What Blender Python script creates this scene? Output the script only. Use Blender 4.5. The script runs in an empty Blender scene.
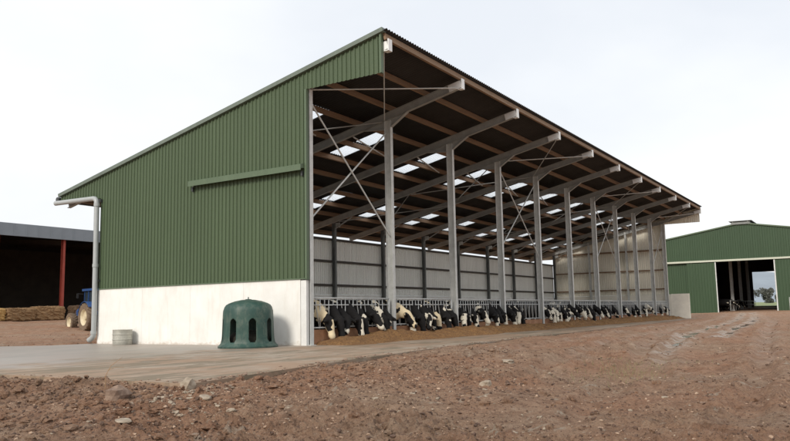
import bpy, math, random
import numpy as np
from mathutils import Vector, Matrix
random.seed(7); rng = np.random.RandomState(11)
sc = bpy.context.scene
COL = sc.collection
R = math.radians

# ------------------------------------------------------------------ materials
class NT:
    def __init__(s, name):
        s.m = bpy.data.materials.new(name); s.m.use_nodes = True
        s.t = s.m.node_tree; s.n = s.t.nodes; s.l = s.t.links
        s.b = s.n['Principled BSDF']; s.tc = s.n.new('ShaderNodeTexCoord')
        s.vec = s.tc.outputs['Object']
    def mapping(s, scale, loc=(0, 0, 0), src=None):
        m = s.n.new('ShaderNodeMapping'); m.inputs['Scale'].default_value = scale
        m.inputs['Location'].default_value = loc
        s.l.new(src or s.vec, m.inputs['Vector']); return m.outputs['Vector']
    def noise(s, scale, detail=6, rough=.6, vec=None, dist=0):
        n = s.n.new('ShaderNodeTexNoise'); n.inputs['Scale'].default_value = scale
        n.inputs['Detail'].default_value = detail; n.inputs['Roughness'].default_value = rough
        n.inputs['Distortion'].default_value = dist
        s.l.new(vec or s.vec, n.inputs['Vector']); return n.outputs['Fac']
    def ramp(s, fac, stops, interp='LINEAR'):
        r = s.n.new('ShaderNodeValToRGB'); r.color_ramp.interpolation = interp
        e = r.color_ramp.elements
        while len(e) < len(stops): e.new(.5)
        for q, (p, c) in zip(e, stops):
            q.position = p; q.color = (*c, 1) if not isinstance(c, (int, float)) else (c, c, c, 1)
        s.l.new(fac, r.inputs['Fac']); return r.outputs['Color']
    def mix(s, fac, a, b, blend='MIX'):
        m = s.n.new('ShaderNodeMix'); m.data_type = 'RGBA'; m.blend_type = blend
        for i, v in ((0, fac), (6, a), (7, b)):
            if isinstance(v, bpy.types.NodeSocket): s.l.new(v, m.inputs[i])
            elif i == 0: m.inputs[0].default_value = v
            else: m.inputs[i].default_value = (*v, 1)
        return m.outputs[2]
    def math(s, op, a, b=0.0, clamp=False):
        m = s.n.new('ShaderNodeMath'); m.operation = op; m.use_clamp = clamp
        for i, v in ((0, a), (1, b)):
            if isinstance(v, bpy.types.NodeSocket): s.l.new(v, m.inputs[i])
            else: m.inputs[i].default_value = v
        return m.outputs[0]
    def bump(s, h, strength=.3, dist=.02):
        b = s.n.new('ShaderNodeBump'); b.inputs['Strength'].default_value = strength
        b.inputs['Distance'].default_value = dist
        s.l.new(h, b.inputs['Height']); s.l.new(b.outputs['Normal'], s.b.inputs['Normal'])
    def col(s, c):
        if isinstance(c, bpy.types.NodeSocket): s.l.new(c, s.b.inputs['Base Color'])
        else: s.b.inputs['Base Color'].default_value = (*c, 1)
        return s
    def rough(s, r):
        if isinstance(r, bpy.types.NodeSocket): s.l.new(r, s.b.inputs['Roughness'])
        else: s.b.inputs['Roughness'].default_value = r
        return s

def mul(c, k): return tuple(x * k for x in c)
def simple(name, c, rough=.7, metal=0., var=.25, scale=3., bump=.0, vecscale=(1, 1, 1), fine=40):
    s = NT(name); v = s.mapping(vecscale)
    f = s.noise(scale, 7, .65, v)
    c1 = s.ramp(f, [(.3, mul(c, 1 - var)), (.7, mul(c, 1 + var))])
    g = s.noise(fine, 3, .6, v)
    c2 = s.mix(.35, c1, s.ramp(g, [(.3, mul(c, 1 - var)), (.7, mul(c, 1 + var))]))
    s.col(c2).rough(rough); s.b.inputs['Metallic'].default_value = metal
    if bump: s.bump(g, bump, .01)
    return s.m

M = {}
def clad(name, c):
    s = NT(name)
    big = s.noise(.5, 6, .6, s.mapping((1, 1, .35)))
    st = s.noise(1.0, 5, .65, s.mapping((5, 5, .22)))
    c1 = s.ramp(big, [(.3, mul(c, .88)), (.72, mul(c, 1.12))])
    c2 = s.mix(.55, c1, s.ramp(st, [(.3, mul(c, .76)), (.6, c), (.8, tuple(x * 1.15 + .015 for x in c))]))
    fn = s.noise(28, 4, .6)
    c3 = s.mix(.25, c2, s.ramp(fn, [(.3, mul(c, .7)), (.7, mul(c, 1.3))]))
    s.col(c3).rough(.48); s.b.inputs['Specular IOR Level'].default_value = .35
    return s.m
M['green'] = clad('green_plastisol_sheet', (.074, .106, .056))
M['green_far'] = clad('green_sheet_weathered', (.040, .074, .036))
M['trim'] = clad('green_trim', (.10, .14, .085))
M['liner'] = clad('liner_grey', (.86, .855, .80))
M['liner_cream'] = clad('liner_cream', (.90, .86, .74))
M['galv'] = simple('galvanised_steel', (.56, .57, .55), .55, .08, .22, 4, .1)
M['galv_bright'] = simple('pale_galvanised_steel', (.82, .83, .82), .5, .05, .12, 5)  # paler galvanised tone for the rafter end plates
M['pipe'] = simple('grey_plastic_pipe', (.36, .38, .38), .4, 0, .1, 3)
M['gutter'] = simple('gutter_black', (.05, .055, .055), .5)
M['timber'] = simple('sawn_timber', (.24, .155, .095), .8, 0, .28, 2.5, .3, (.4, 6, 6), 18)
M['roof'] = simple('fibre_cement_roof', (.030, .028, .026), .9, 0, .3, 2)  # light grey sheet blackened: shade below the roof is put into the colour
M['red_steel'] = simple('red_oxide_steel', (.32, .055, .035), .65, 0, .25, 3)
M['grey_sheet'] = simple('grey_fascia_sheet', (.22, .25, .28), .5, 0, .1, 1)
M['dark_in'] = simple('shaded_shed_interior', (.05, .038, .028), .95, 0, .4, 1.2, .2)  # interior shade of both background sheds put into one dark colour
M['cream_rail'] = simple('cream_painted_rail', (.48, .50, .41), .6, 0, .1, 2)
M['roofrib'] = simple('roof_trim_grey', (.2, .21, .2), .6)
M['black'] = simple('black_rubber', (.015, .015, .016), .7, 0, .3, 8)
M['blue'] = simple('blue_tractor_paint', (.025, .07, .20), .45, 0, .35, 4)
M['wheel_rim'] = simple('dusty_cream_rim', (.6, .52, .36), .6, 0, .15, 6)
M['tyre'] = simple('muddy_tyre', (.17, .12, .08), .9, 0, .4, 7, .5)
M['glassd'] = simple('dark_cab_glass', (.03, .04, .05), .1, 0, .1)
M['straw'] = simple('straw', (.46, .29, .11), .95, 0, .4, 6, .8, (1, 1, 5), 30)
M['tag'] = simple('yellow_ear_tag', (.8, .5, .02), .5)
M['bark'] = simple('bark', (.10, .075, .05), .95, 0, .3, 8, .5)
M['leaf'] = simple('leaf', (.12, .125, .11), .8, 0, .4, 1.5)
M['stalk'] = simple('dry_stalk', (.35, .22, .12), .9)
M['field'] = simple('grass_field', (.20, .23, .10), .95, 0, .3, .1, .3)
M['hill'] = simple('hazy_hill', (.25, .29, .33), 1, 0, .25, .01)  # distance haze painted in as a blue-grey base colour

def concrete_wall():
    s = NT('precast_concrete_wall')
    f = s.noise(1.6, 8, .6, s.mapping((1, 1, 1)))
    c = s.ramp(f, [(.3, (.72, .705, .665)), (.7, (.81, .80, .765))])
    st = s.noise(2.2, 6, .7, s.mapping((2.2, 2.2, .35)))
    c = s.mix(s.ramp(st, [(.50, 0), (.75, .35)]), c, (.55, .5, .42))
    sp = s.n.new('ShaderNodeSeparateXYZ'); s.l.new(s.vec, sp.inputs[0])
    splash = s.noise(5, 6, .75, s.mapping((1, 1, 1.6)))
    h = s.math('MULTIPLY', sp.outputs['Z'], -1.5)
    m = s.math('ADD', h, splash)              # mud splashed up to knee height
    c = s.mix(s.ramp(m, [(.34, 0), (.6, .6)]), c, (.42, .33, .24))
    holes = s.noise(60, 2, .5)
    c = s.mix(s.ramp(holes, [(.7, 0), (.78, .5)]), c, (.4, .37, .32))
    s.col(c).rough(.85); s.bump(s.noise(50, 4), .15, .01)
    return s.m
M['concrete'] = concrete_wall()

def slab_mat():
    s = NT('concrete_apron')
    f = s.noise(.35, 8, .62, None, .6)
    g = s.noise(2.6, 8, .7)
    st = s.noise(1.0, 7, .7, s.mapping((.35, 1.6, 1)), 1.0)
    c = s.ramp(g, [(.25, (.20, .15, .11)), (.5, (.32, .26, .20)), (.75, (.45, .39, .32))])
    c = s.mix(s.ramp(f, [(.38, 0), (.54, .85)]), c, (.30, .195, .125))      # tracked mud film
    c = s.mix(s.ramp(st, [(.49, 0), (.57, .85)]), c, (.17, .135, .088))
    sp = s.n.new('ShaderNodeSeparateXYZ'); s.l.new(s.vec, sp.inputs[0])
    # wet north-west part of the apron
    wet = s.math('ADD', s.math('MULTIPLY', sp.outputs['Y'], .16), s.math('MULTIPLY', s.noise(.8, 5, .6), 1.6))
    wet = s.math('SUBTRACT', wet, .62)
    c = s.mix(s.ramp(wet, [(.0, 0), (.5, .55)]), c, (.30, .28, .255))
    crumbs = s.noise(22, 5, .8)
    c = s.mix(s.ramp(crumbs, [(.6, 0), (.68, .7)]), c, (.17, .11, .07))
    s.col(c).rough(s.ramp(wet, [(.0, .8), (.35, .42)]))
    s.bump(g, .15, .01)
    return s.m
M['slab'] = slab_mat()

def mud_mat():
    s = NT('churned_mud')
    a = s.noise(.35, 6, .6); b = s.noise(3.2, 9, .72, None, .4); d = s.noise(16, 8, .78)
    e = s.noise(48, 6, .85); g2 = s.noise(30, 7, .85, None, .5)
    c1 = s.ramp(b, [(.3, (.19, .112, .068)), (.45, (.35, .22, .143)), (.6, (.46, .31, .21)), (.78, (.56, .43, .31))])
    c2 = s.ramp(b, [(.3, (.225, .112, .062)), (.5, (.40, .215, .128)), (.75, (.52, .33, .215))])
    c = s.mix(s.ramp(a, [(.4, 0), (.6, 1)]), c1, c2)
    c = s.mix(s.ramp(d, [(.37, .85), (.45, 0)]), c, (.12, .070, .045))  # crevice shade between clods painted dark where the noise dips, here and below
    c = s.mix(s.ramp(d, [(.56, 0), (.68, .75)]), c, (.46, .37, .29))
    c = s.mix(s.ramp(e, [(.37, .8), (.44, 0)]), c, (.085, .05, .034))
    c = s.mix(s.ramp(e, [(.60, 0), (.66, .8)]), c, (.56, .47, .37))
    c = s.mix(s.ramp(g2, [(.385, .75), (.45, 0)]), c, (.10, .06, .04))
    c = s.mix(s.ramp(g2, [(.56, 0), (.62, .5)]), c, (.50, .37, .27))
    pl = s.noise(1.3, 8, .72, s.mapping((1, 1.7, 1)), .8)
    c = s.mix(s.ramp(pl, [(.60, 0), (.66, .65)]), c, (.50, .43, .34))
    # flattened tracks paler; sky sheen painted pale into the glossy wet ruts
    at = s.n.new('ShaderNodeAttribute'); at.attribute_name = 'wet'
    w = at.outputs['Fac']
    wn = s.math('MULTIPLY', w, s.ramp(s.noise(1.6, 8, .75), [(.44, 0), (.54, 1)]))
    c = s.mix(s.math('MULTIPLY', w, .45), c, (.42, .32, .24))
    c = s.mix(s.math('MULTIPLY', wn, .7), c, (.55, .48, .42))
    s.col(c)
    s.rough(s.math('SUBTRACT', .93, s.math('MULTIPLY', wn, .8)))
    hh = s.math('ADD', s.math('MULTIPLY', b, .5), s.math('ADD', d, s.math('MULTIPLY', g2, .8)))
    s.bump(hh, 1.0, .07)
    s.b.inputs['Specular IOR Level'].default_value = .3
    return s.m
M['mud'] = mud_mat()
def stone_mat(name, a, b):
    s = NT(name); s.col(s.ramp(s.noise(7, 5, .7), [(.3, a), (.7, b)])).rough(.9); s.bump(s.noise(30, 4), .4, .01); return s.m
M['stone'] = stone_mat('pale_stone', (.20, .155, .11), (.42, .35, .27))
M['clod'] = stone_mat('mud_clod', (.13, .082, .058), (.32, .225, .165))
M['clod_dark'] = stone_mat('dark_crumb', (.055, .032, .022), (.15, .09, .06))
M['clod_dry'] = stone_mat('dry_crumb', (.26, .165, .11), (.44, .32, .23))
M['clod_far'] = stone_mat('brown_crumb', (.09, .052, .034), (.22, .14, .095))
def feed_mat():
    s = NT('maize_silage')
    a = s.noise(16, 9, .85); b = s.noise(2, 4, .6)
    c = s.ramp(a, [(.36, (.06, .028, .012)), (.47, (.25, .12, .04)), (.62, (.50, .29, .11))])
    c = s.mix(s.ramp(b, [(.4, 0), (.65, .5)]), c, (.16, .08, .035))
    s.col(c).rough(.95); s.bump(a, 1, .08); return s.m
M['feed'] = feed_mat()
def stub_mat():
    s = NT('stained_kerb_wall')
    s.col(s.ramp(s.noise(2.5, 6, .7), [(.3, (.20, .095, .045)), (.6, (.34, .17, .09)), (.8, (.40, .30, .22))])).rough(.85); return s.m
M['stub'] = stub_mat()
def rooflight_mat():
    s = NT('translucent_rooflight')
    n = s.n; out = n['Material Output']
    tr = n.new('ShaderNodeBsdfTranslucent'); tr.inputs[0].default_value = (.9, .93, .95, 1)
    tp = n.new('ShaderNodeBsdfTransparent'); tp.inputs[0].default_value = (.99, .99, .99, 1)
    mx = n.new('ShaderNodeMixShader'); mx.inputs[0].default_value = .78
    s.l.new(tr.outputs[0], mx.inputs[1]); s.l.new(tp.outputs[0], mx.inputs[2])
    s.l.new(mx.outputs[0], out.inputs['Surface']); return s.m
M['rooflight'] = rooflight_mat()
def plastic_mat():
    s = NT('green_moulded_plastic')
    a = s.noise(3, 6, .6); d = s.noise(6, 6, .75, s.mapping((1, 1, .5)))
    c = s.ramp(a, [(.3, (.020, .054, .045)), (.7, (.036, .080, .064))])
    c = s.mix(s.ramp(d, [(.46, 0), (.72, .6)]), c, (.14, .16, .125))
    s.col(c).rough(.5); s.b.inputs['Specular IOR Level'].default_value = .35; return s.m
M['plastic'] = plastic_mat()
M['keg'] = simple('weathered_tin', (.42, .41, .36), .45, .25, .3, 5, .1)
def coat(name, thr, white=(.72, .66, .54)):
    s = NT(name)
    oi = s.n.new('ShaderNodeObjectInfo')
    v = s.n.new('ShaderNodeVectorMath'); v.operation = 'MULTIPLY_ADD'
    s.l.new(s.vec, v.inputs[0]); v.inputs[1].default_value = (1, 1, 1)
    cb = s.n.new('ShaderNodeCombineXYZ')
    for i, k in enumerate((37., 53., 71.)): s.l.new(s.math('MULTIPLY', oi.outputs['Random'], k), cb.inputs[i])
    s.l.new(cb.outputs[0], v.inputs[2])
    f = s.noise(2.6, 2.5, .45, v.outputs[0], .3)
    at = s.n.new('ShaderNodeAttribute'); at.attribute_name = 'blaze'
    keep = s.math('GREATER_THAN', oi.outputs['Random'], .45 if name == 'black_coat' else .15)
    f = s.math('ADD', f, s.math('MULTIPLY', s.math('MULTIPLY', at.outputs['Fac'], keep), .22))
    fine = s.noise(24, 3, .6)
    w = s.mix(.5, s.ramp(fine, [(.3, mul(white, .75)), (.7, white)]), white)
    c = s.mix(s.ramp(f, [(thr - .008, 0), (thr + .008, 1)]), (.012, .011, .011), w)
    s.col(c).rough(.8); s.b.inputs['Specular IOR Level'].default_value = .2; s.bump(fine, .3, .01); return s.m
M['coat_dark'] = coat('black_coat', .66)
M['coat_mix'] = coat('pied_coat', .565)
M['coat_pale'] = coat('pale_coat', .50, (.72, .60, .40))
M['eye'] = simple('dark_eye', (.01, .008, .006), .15)
M['hoof'] = simple('hoof', (.05, .04, .03), .7)

# ------------------------------------------------------------------ mesh builder
class MB:
    def __init__(s): s.v = []; s.f = []; s.mi = []
    def quad(s, pts, mi=0):
        n = len(s.v); s.v += [tuple(p) for p in pts]; s.f.append(tuple(range(n, n + len(pts)))); s.mi.append(mi)
    def raw(s, V, F, mi=0):
        n = len(s.v); s.v += [tuple(p) for p in V]
        for q in F: s.f.append(tuple(n + i for i in q)); s.mi.append(mi)
    def box(s, x0, x1, y0, y1, z0, z1, mi=0):
        V = [(x, y, z) for z in (z0, z1) for y in (y0, y1) for x in (x0, x1)]
        s.raw(V, [(0, 2, 3, 1), (4, 5, 7, 6), (0, 1, 5, 4), (2, 6, 7, 3), (0, 4, 6, 2), (1, 3, 7, 5)], mi); return s
    def beam(s, a, b, w, h, up=(0, 0, 1), mi=0):      # rectangular bar between two points
        a, b = Vector(a), Vector(b); d = (b - a).normalized()
        sd = d.cross(Vector(up)).normalized(); u = sd.cross(d).normalized()
        V = [p + sd * (i * w / 2) + u * (j * h / 2) for p in (a, b) for j in (-1, 1) for i in (-1, 1)]
        s.raw(V, [(0, 1, 3, 2), (4, 6, 7, 5), (0, 4, 5, 1), (2, 3, 7, 6), (0, 2, 6, 4), (1, 5, 7, 3)], mi); return s
    def ibeam(s, a, b, w, h, up=(0, 0, 1), t=.012):    # flanges spread along side, web along up
        a, b = Vector(a), Vector(b); d = (b - a).normalized()
        sd = d.cross(Vector(up)).normalized(); u = sd.cross(d).normalized()
        for j in (-1, 1): s.beam(a + u * (j * (h - t) / 2), b + u * (j * (h - t) / 2), w, t, u)
        s.beam(a, b, t * .8, h - 2 * t - .002, u); return s
    def tube(s, pts, r, n=10, cap=True, mi=0):
        pts = [Vector(p) for p in pts]; rr = r if isinstance(r, (list, tuple)) else [r] * len(pts)
        base = len(s.v); prev = None
        for i, p in enumerate(pts):
            d = (pts[min(i + 1, len(pts) - 1)] - pts[max(i - 1, 0)]).normalized()
            ref = prev if prev is not None else (Vector((0, 0, 1)) if abs(d.z) < .9 else Vector((1, 0, 0)))
            u = (ref - d * ref.dot(d)).normalized(); prev = u; w = d.cross(u)
            for k in range(n):
                a = 2 * math.pi * k / n; s.v.append(tuple(p + (u * math.cos(a) + w * math.sin(a)) * rr[i]))
        for i in range(len(pts) - 1):
            for k in range(n):
                s.f.append((base + i * n + k, base + i * n + (k + 1) % n, base + (i + 1) * n + (k + 1) % n, base + (i + 1) * n + k)); s.mi.append(mi)
        if cap:
            s.f.append(tuple(base + k for k in range(n))[::-1]); s.mi.append(mi)
            s.f.append(tuple(base + (len(pts) - 1) * n + k for k in range(n))); s.mi.append(mi)
        return s
    def lathe(s, prof, n=32, c=(0, 0, 0), mi=0, axis='z'):
        base = len(s.v)
        for (r, z) in prof:
            for k in range(n):
                a = 2 * math.pi * k / n
                q = (r * math.cos(a), r * math.sin(a), z) if axis == 'z' else ((z, r * math.cos(a), r * math.sin(a)) if axis == 'x' else (r * math.cos(a), z, r * math.sin(a)))
                s.v.append((q[0] + c[0], q[1] + c[1], q[2] + c[2]))
        for i in range(len(prof) - 1):
            for k in range(n):
                s.f.append((base + i * n + k, base + i * n + (k + 1) % n, base + (i + 1) * n + (k + 1) % n, base + (i + 1) * n + k)); s.mi.append(mi)
        return s
    def prism(s, poly, z0, z1, mi=0):
        n = len(poly); V = [(x, y, z0) for x, y in poly] + [(x, y, z1) for x, y in poly]
        s.raw(V, [tuple(range(n))[::-1], tuple(range(n, 2 * n))] + [(i, (i + 1) % n, n + (i + 1) % n, n + i) for i in range(n)], mi); return s
    def build(s, name, mats, parent=None, smooth=False, auto=None):
        me = bpy.data.meshes.new(name); me.from_pydata(s.v, [], s.f)
        mats = mats if isinstance(mats, (list, tuple)) else [mats]
        for m in mats: me.materials.append(m)
        if len(mats) > 1: me.polygons.foreach_set('material_index', s.mi)
        if smooth: me.polygons.foreach_set('use_smooth', [True] * len(me.polygons))
        me.update()
        if auto:
            try: me.set_sharp_from_angle(angle=R(auto))
            except Exception: pass
        o = bpy.data.objects.new(name, me); COL.objects.link(o)
        if parent: o.parent = parent
        return o
def tag(o, label=None, cat=None, group=None, kind=None):
    for k, v in (('label', label), ('category', cat), ('group', group), ('kind', kind)):
        if v: o[k] = v
    return o
def empty(name, loc, rz=0, label=None, cat=None, group=None):
    o = bpy.data.objects.new(name, None); COL.objects.link(o); o.location = loc; o.rotation_euler = (0, 0, rz)
    return tag(o, label, cat, group)
def copy_tree(o, parent=None):
    c = o.copy(); COL.objects.link(c); c.parent = parent
    for ch in list(o.children): copy_tree(ch, c)
    return c

# corrugated vertical sheet: runs along 'ax' (x or y), ribs point 'out' (+1/-1) across; two skins
def sheet(mb, ax, pos, s0, s1, zb, zt, out, pitch=1/6, depth=.034, thick=.012, mi_out=0, mi_in=1):
    prof = [(0, 0), (.52, 0), (.62, 1), (.86, 1), (.96, 0)]
    pts = []; k = math.floor(s0 / pitch)
    while k * pitch < s1:
        for f, d in prof:
            t = (k + f) * pitch
            if s0 <= t <= s1: pts.append((t, d * depth))
        k += 1
    pts = [(s0, pts[0][1])] + pts + [(s1, pts[-1][1])]
    def P(t, d, z):
        q = pos + out * d
        return (q, t, z) if ax == 'y' else (t, q, z)
    for (a, da), (b, db) in zip(pts, pts[1:]):
        if b - a < 1e-5: continue
        o = [P(a, da, zb(a)), P(b, db, zb(b)), P(b, db, zt(b)), P(a, da, zt(a))]
        i = [P(a, da - thick, zb(a)), P(b, db - thick, zb(b)), P(b, db - thick, zt(b)), P(a, da - thick, zt(a))]
        mb.quad(o, mi_out); mb.quad(i[::-1], mi_in)
        mb.quad([o[0], i[0], i[1], o[1]], mi_out); mb.quad([o[3], o[2], i[2], i[3]], mi_out)
    for (t, d) in (pts[0], pts[-1]):
        mb.quad([P(t, d, zb(t)), P(t, d - thick, zb(t)), P(t, d - thick, zt(t)), P(t, d, zt(t))], mi_out)
    return mb

# ------------------------------------------------------------------ camera (solved from the photograph)
CAM = Vector((-17.985, -14.496, .946)); yaw, pitch, roll = .563, .122, -.019
CAM_P = np.array([-17.985, -14.496])
f = Vector((math.cos(pitch) * math.cos(yaw), math.cos(pitch) * math.sin(yaw), math.sin(pitch)))
r = Vector((math.sin(yaw), -math.cos(yaw), 0)); u = r.cross(f)
r2 = r * math.cos(roll) + u * math.sin(roll); u2 = -r * math.sin(roll) + u * math.cos(roll)
cam = bpy.data.cameras.new('camera'); co = bpy.data.objects.new('camera', cam); COL.objects.link(co)
mw = Matrix((r2, u2, -f)).transposed().to_4x4(); mw.translation = CAM; co.matrix_world = mw
cam.sensor_width = 36; cam.lens = 749.84 * 36 / 790; cam.clip_end = 5000; cam.clip_start = .1
sc.camera = co

# ------------------------------------------------------------------ light
w = bpy.data.worlds.new('World'); sc.world = w; w.use_nodes = True
nt = w.node_tree; bg = nt.nodes['Background']
SUN = Vector((-.84, -.02, .52)).normalized()
sky = nt.nodes.new('ShaderNodeTexSky'); sky.sky_type = 'NISHITA'; sky.sun_disc = False
sky.sun_elevation = math.asin(SUN.z); sky.sun_rotation = math.atan2(SUN.x, SUN.y)
sky.air_density = 1.5; sky.dust_density = 4
tc = nt.nodes.new('ShaderNodeTexCoord'); mp = nt.nodes.new('ShaderNodeMapping'); mp.inputs['Scale'].default_value = (1, 1, 2.2)
nt.links.new(tc.outputs['Generated'], mp.inputs[0])
nz = nt.nodes.new('ShaderNodeTexNoise'); nz.inputs['Scale'].default_value = 1.7; nz.inputs['Detail'].default_value = 5; nz.inputs['Roughness'].default_value = .5
nt.links.new(mp.outputs[0], nz.inputs['Vector'])
cr = nt.nodes.new('ShaderNodeValToRGB')   # overcast cloud deck, radiance already in units of background strength .1
cr.color_ramp.elements[0].position = .35; cr.color_ramp.elements[0].color = (.80, .835, .89, 1)
cr.color_ramp.elements[1].position = .65; cr.color_ramp.elements[1].color = (.97, .985, 1.0, 1)
nt.links.new(nz.outputs['Fac'], cr.inputs[0])
sx = nt.nodes.new('ShaderNodeVectorMath'); sx.operation = 'SCALE'; sx.inputs['Scale'].default_value = 7.55
nt.links.new(cr.outputs[0], sx.inputs[0])
mxw = nt.nodes.new('ShaderNodeMix'); mxw.data_type = 'RGBA'; mxw.inputs[0].default_value = .94
nt.links.new(sky.outputs[0], mxw.inputs[6]); nt.links.new(sx.outputs[0], mxw.inputs[7])
nt.links.new(mxw.outputs[2], bg.inputs['Color']); bg.inputs['Strength'].default_value = .1
sl = bpy.data.lights.new('sun', 'SUN'); sl.energy = 1.7; sl.angle = R(15); sl.color = (1, .94, .85)
so = bpy.data.objects.new('sun', sl); COL.objects.link(so); so.rotation_euler = SUN.to_track_quat('Z', 'Y').to_euler()
sc.view_settings.view_transform = 'Standard'; sc.view_settings.look = 'None'
sc.view_settings.exposure = 0.55; sc.view_settings.gamma = 1; sc.view_settings.use_curve_mapping = False

# ------------------------------------------------------------------ ground
def perlin(x, y, seed):
    g = np.random.RandomState(seed); tab = g.uniform(0, 2 * np.pi, 4096)
    xi = np.floor(x).astype(np.int64); yi = np.floor(y).astype(np.int64); xf = x - xi; yf = y - yi
    def gr(i, j, dx, dy):
        a = tab[((i * 73856093) ^ (j * 19349663)) & 4095]; return np.cos(a) * dx + np.sin(a) * dy
    s = lambda t: t * t * t * (t * (t * 6 - 15) + 10)
    sx_, sy_ = s(xf), s(yf)
    a = gr(xi, yi, xf, yf) * (1 - sx_) + gr(xi + 1, yi, xf - 1, yf) * sx_
    b = gr(xi, yi + 1, xf, yf - 1) * (1 - sx_) + gr(xi + 1, yi + 1, xf - 1, yf - 1) * sx_
    return (a * (1 - sy_) + b * sy_) * 1.5
ctrl = np.array([(-18, -14.5, -.50), (-12, -8, -.36), (-10.8, -6.6, -.075), (-10.9, -1, -.075), (-10.9, 12, -.06), (-15, 0, -.32), (-5, -5.9, -.045),
 (0, -5.4, -.03), (4, -4.9, -.01), (8, -4.7, -.02), (16, -4.4, -.03), (25, -3.8, -.03), (35, -3.4, -.02), (48, -3.2, .02), (-4, -10, -.27), (8, -12, -.12), (20, -12, 0),
 (40, -12, .15), (70, -5, .35), (71, 4, .18), (70, -20, .37), (100, -3, .7), (-5, 14, .0), (-1, 11, .02), (5, 15, .03), (5, 20, .07), (11, 26, .16), (12, 29, .42),
 (13, 40, .87), (22, 40, .87), (40, 40, .87), (60, 30, .7), (0, 40, .8), (-20, 30, .5), (-10, -30, -.6), (40, -40, .2), (150, -10, .8), (220, 0, .8),
 (150, 100, 1), (0, 150, 1.2), (-60, 0, -.4), (-60, -60, -.6), (48, 12, .3), (25, 14, .15), (60, 4, .2)], float)
K = np.hypot(ctrl[:, None, 0] - ctrl[None, :, 0], ctrl[:, None, 1] - ctrl[None, :, 1])
W = np.linalg.solve(K + np.eye(len(ctrl)) * 1e-4, ctrl[:, 2] - .3)
def base_h(x, y):
    z = np.full(x.shape, .3)
    for (a, b, _), wt in zip(ctrl, W): z = z + wt * np.hypot(x - a, y - b)
    return np.clip(z, -.75, 1.3)
EDGE = [(-10.45, -6.25), (-8.96, -6.0), (-5.66, -5.4), (-1.5, -4.85), (3.9, -4.4), (10, -4.1), (16, -3.8), (25, -3.3), (35, -2.9), (48.3, -2.6)]
APRON = EDGE + [(48.3, 10.6), (-1.6, 10.6), (-3.4, 13.2), (-10.45, 24)]
def inside(x, y, poly):
    c = np.zeros(x.shape, bool); n = len(poly)
    for i in range(n):
        (x1, y1), (x2, y2) = poly[i], poly[(i + 1) % n]
        if y1 == y2: continue
        c ^= ((y1 > y) != (y2 > y)) & (x < (x2 - x1) * (y - y1) / (y2 - y1) + x1)
    return c
def seg_d(x, y, a, b):
    ax, ay = a; bx, by = b; L = (bx - ax) ** 2 + (by - ay) ** 2
    t = np.clip(((x - ax) * (bx - ax) + (y - ay) * (by - ay)) / L, 0, 1)
    return np.hypot(x - ax - t * (bx - ax), y - ay - t * (by - ay)), t
TRACKS = [[(-3.5, -10.9), (1.5, -10.0), (6, -9.4), (12, -8.6), (24, -7.9), (40, -6.4), (64, -3.4)], [(-6, -9.3), (0, -8.3), (8, -7.4), (20, -6.6), (40, -5.0), (64, -2.0)],
          [(-6.5, -6.9), (2, -6.3), (12, -5.7), (34, -4.4)], [(-9, -13.2), (-2, -12.6), (10, -11.4), (30, -9.6), (62, -5)], [(-9.5, -11.4), (-4, -10.6), (6, -8.6), (16, -7.0), (34, -5.6)],
          [(8, -10.3), (16, -9.5), (28, -8.7), (40, -7.4), (64, -4.3)]]
def ground_z(x, y, detail=True):
    z = base_h(x, y); dc = np.hypot(x - CAM_P[0], y - CAM_P[1])
    wet = np.zeros(x.shape)
    if detail:
        fade = np.clip(dc / 60, 0, 1)
        n = perlin(x / 3.1, y / 3.1, 1) * .09 + perlin(x / 1.3, y / 1.3, 2) * .06
        wx = x + perlin(x * 1.1, y * 1.1, 31) * .3; wy = y + perlin(x * 1.1, y * 1.1, 32) * .3
        z = z + .10 * np.exp(-((x + 11.3) ** 2 / .5 + (y + 4.6) ** 2 / 1.2)) + .07 * np.exp(-((x + 11.9) ** 2 / .3 + (y + 5.9) ** 2 / .3))
        clod = perlin(wx / .55, wy / .55, 3); clod2 = perlin(wx / .23, wy / .23, 4); clod3 = perlin(wx / .1, wy / .1, 5); c4 = perlin(x / .045, y / .045, 6)
        rough = np.clip(.5 + perlin(x / 2.4, y / 2.4, 7) * 1.0 + .35 * np.clip((-8 - x) / 3, 0, 1), .15, 1.4)
        n = n + rough * ((.5 - np.abs(clod)) * .085 * (1 - .8 * np.clip(fade * 2, 0, 1)) + np.maximum(clod2, -.12) * .075 + np.maximum(clod3, -.1) * .045 * (1 - .5 * fade)) + rough * np.maximum(c4, -.05) * .034
        tr = np.zeros(x.shape)
        for T in TRACKS:
            d = np.full(x.shape, 99.)
            for a, b in zip(T, T[1:]): d = np.minimum(d, seg_d(x, y, a, b)[0])
            d = np.abs(d + perlin(x / 2.0, y / 2.0, 9) * .12)
            m = np.exp(-(d / .20) ** 4); tr = np.maximum(tr, m)
            n = n * (1 - .45 * m) - .07 * m + .045 * np.exp(-((d - .36) / .12) ** 2)
            lug = np.sin((x * .97 + y * .12) / .11) * .5 + .5
            wet = np.maximum(wet, np.exp(-((d + perlin(x / .8, y / .8, 12) * .3) / .32) ** 2) * (1 if T is TRACKS[0] or T is TRACKS[5] else .3))
        # keep the mud from standing proud of the clean edge of the apron
        de = np.full(x.shape, 99.)
        for a, b in zip([(-10.45, 24)] + EDGE, EDGE): de = np.minimum(de, seg_d(x, y, a, b)[0])
        n = n * np.clip(de / .6 + .45, 0, 1)
        z = z + n * np.clip(1.15 - fade * .75, .3, 1)
    ins = inside(x, y, APRON)
    z = np.where(ins, -.16, z)
    return z, wet * np.clip((x + 3) / 7, 0, 1), ins
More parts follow.
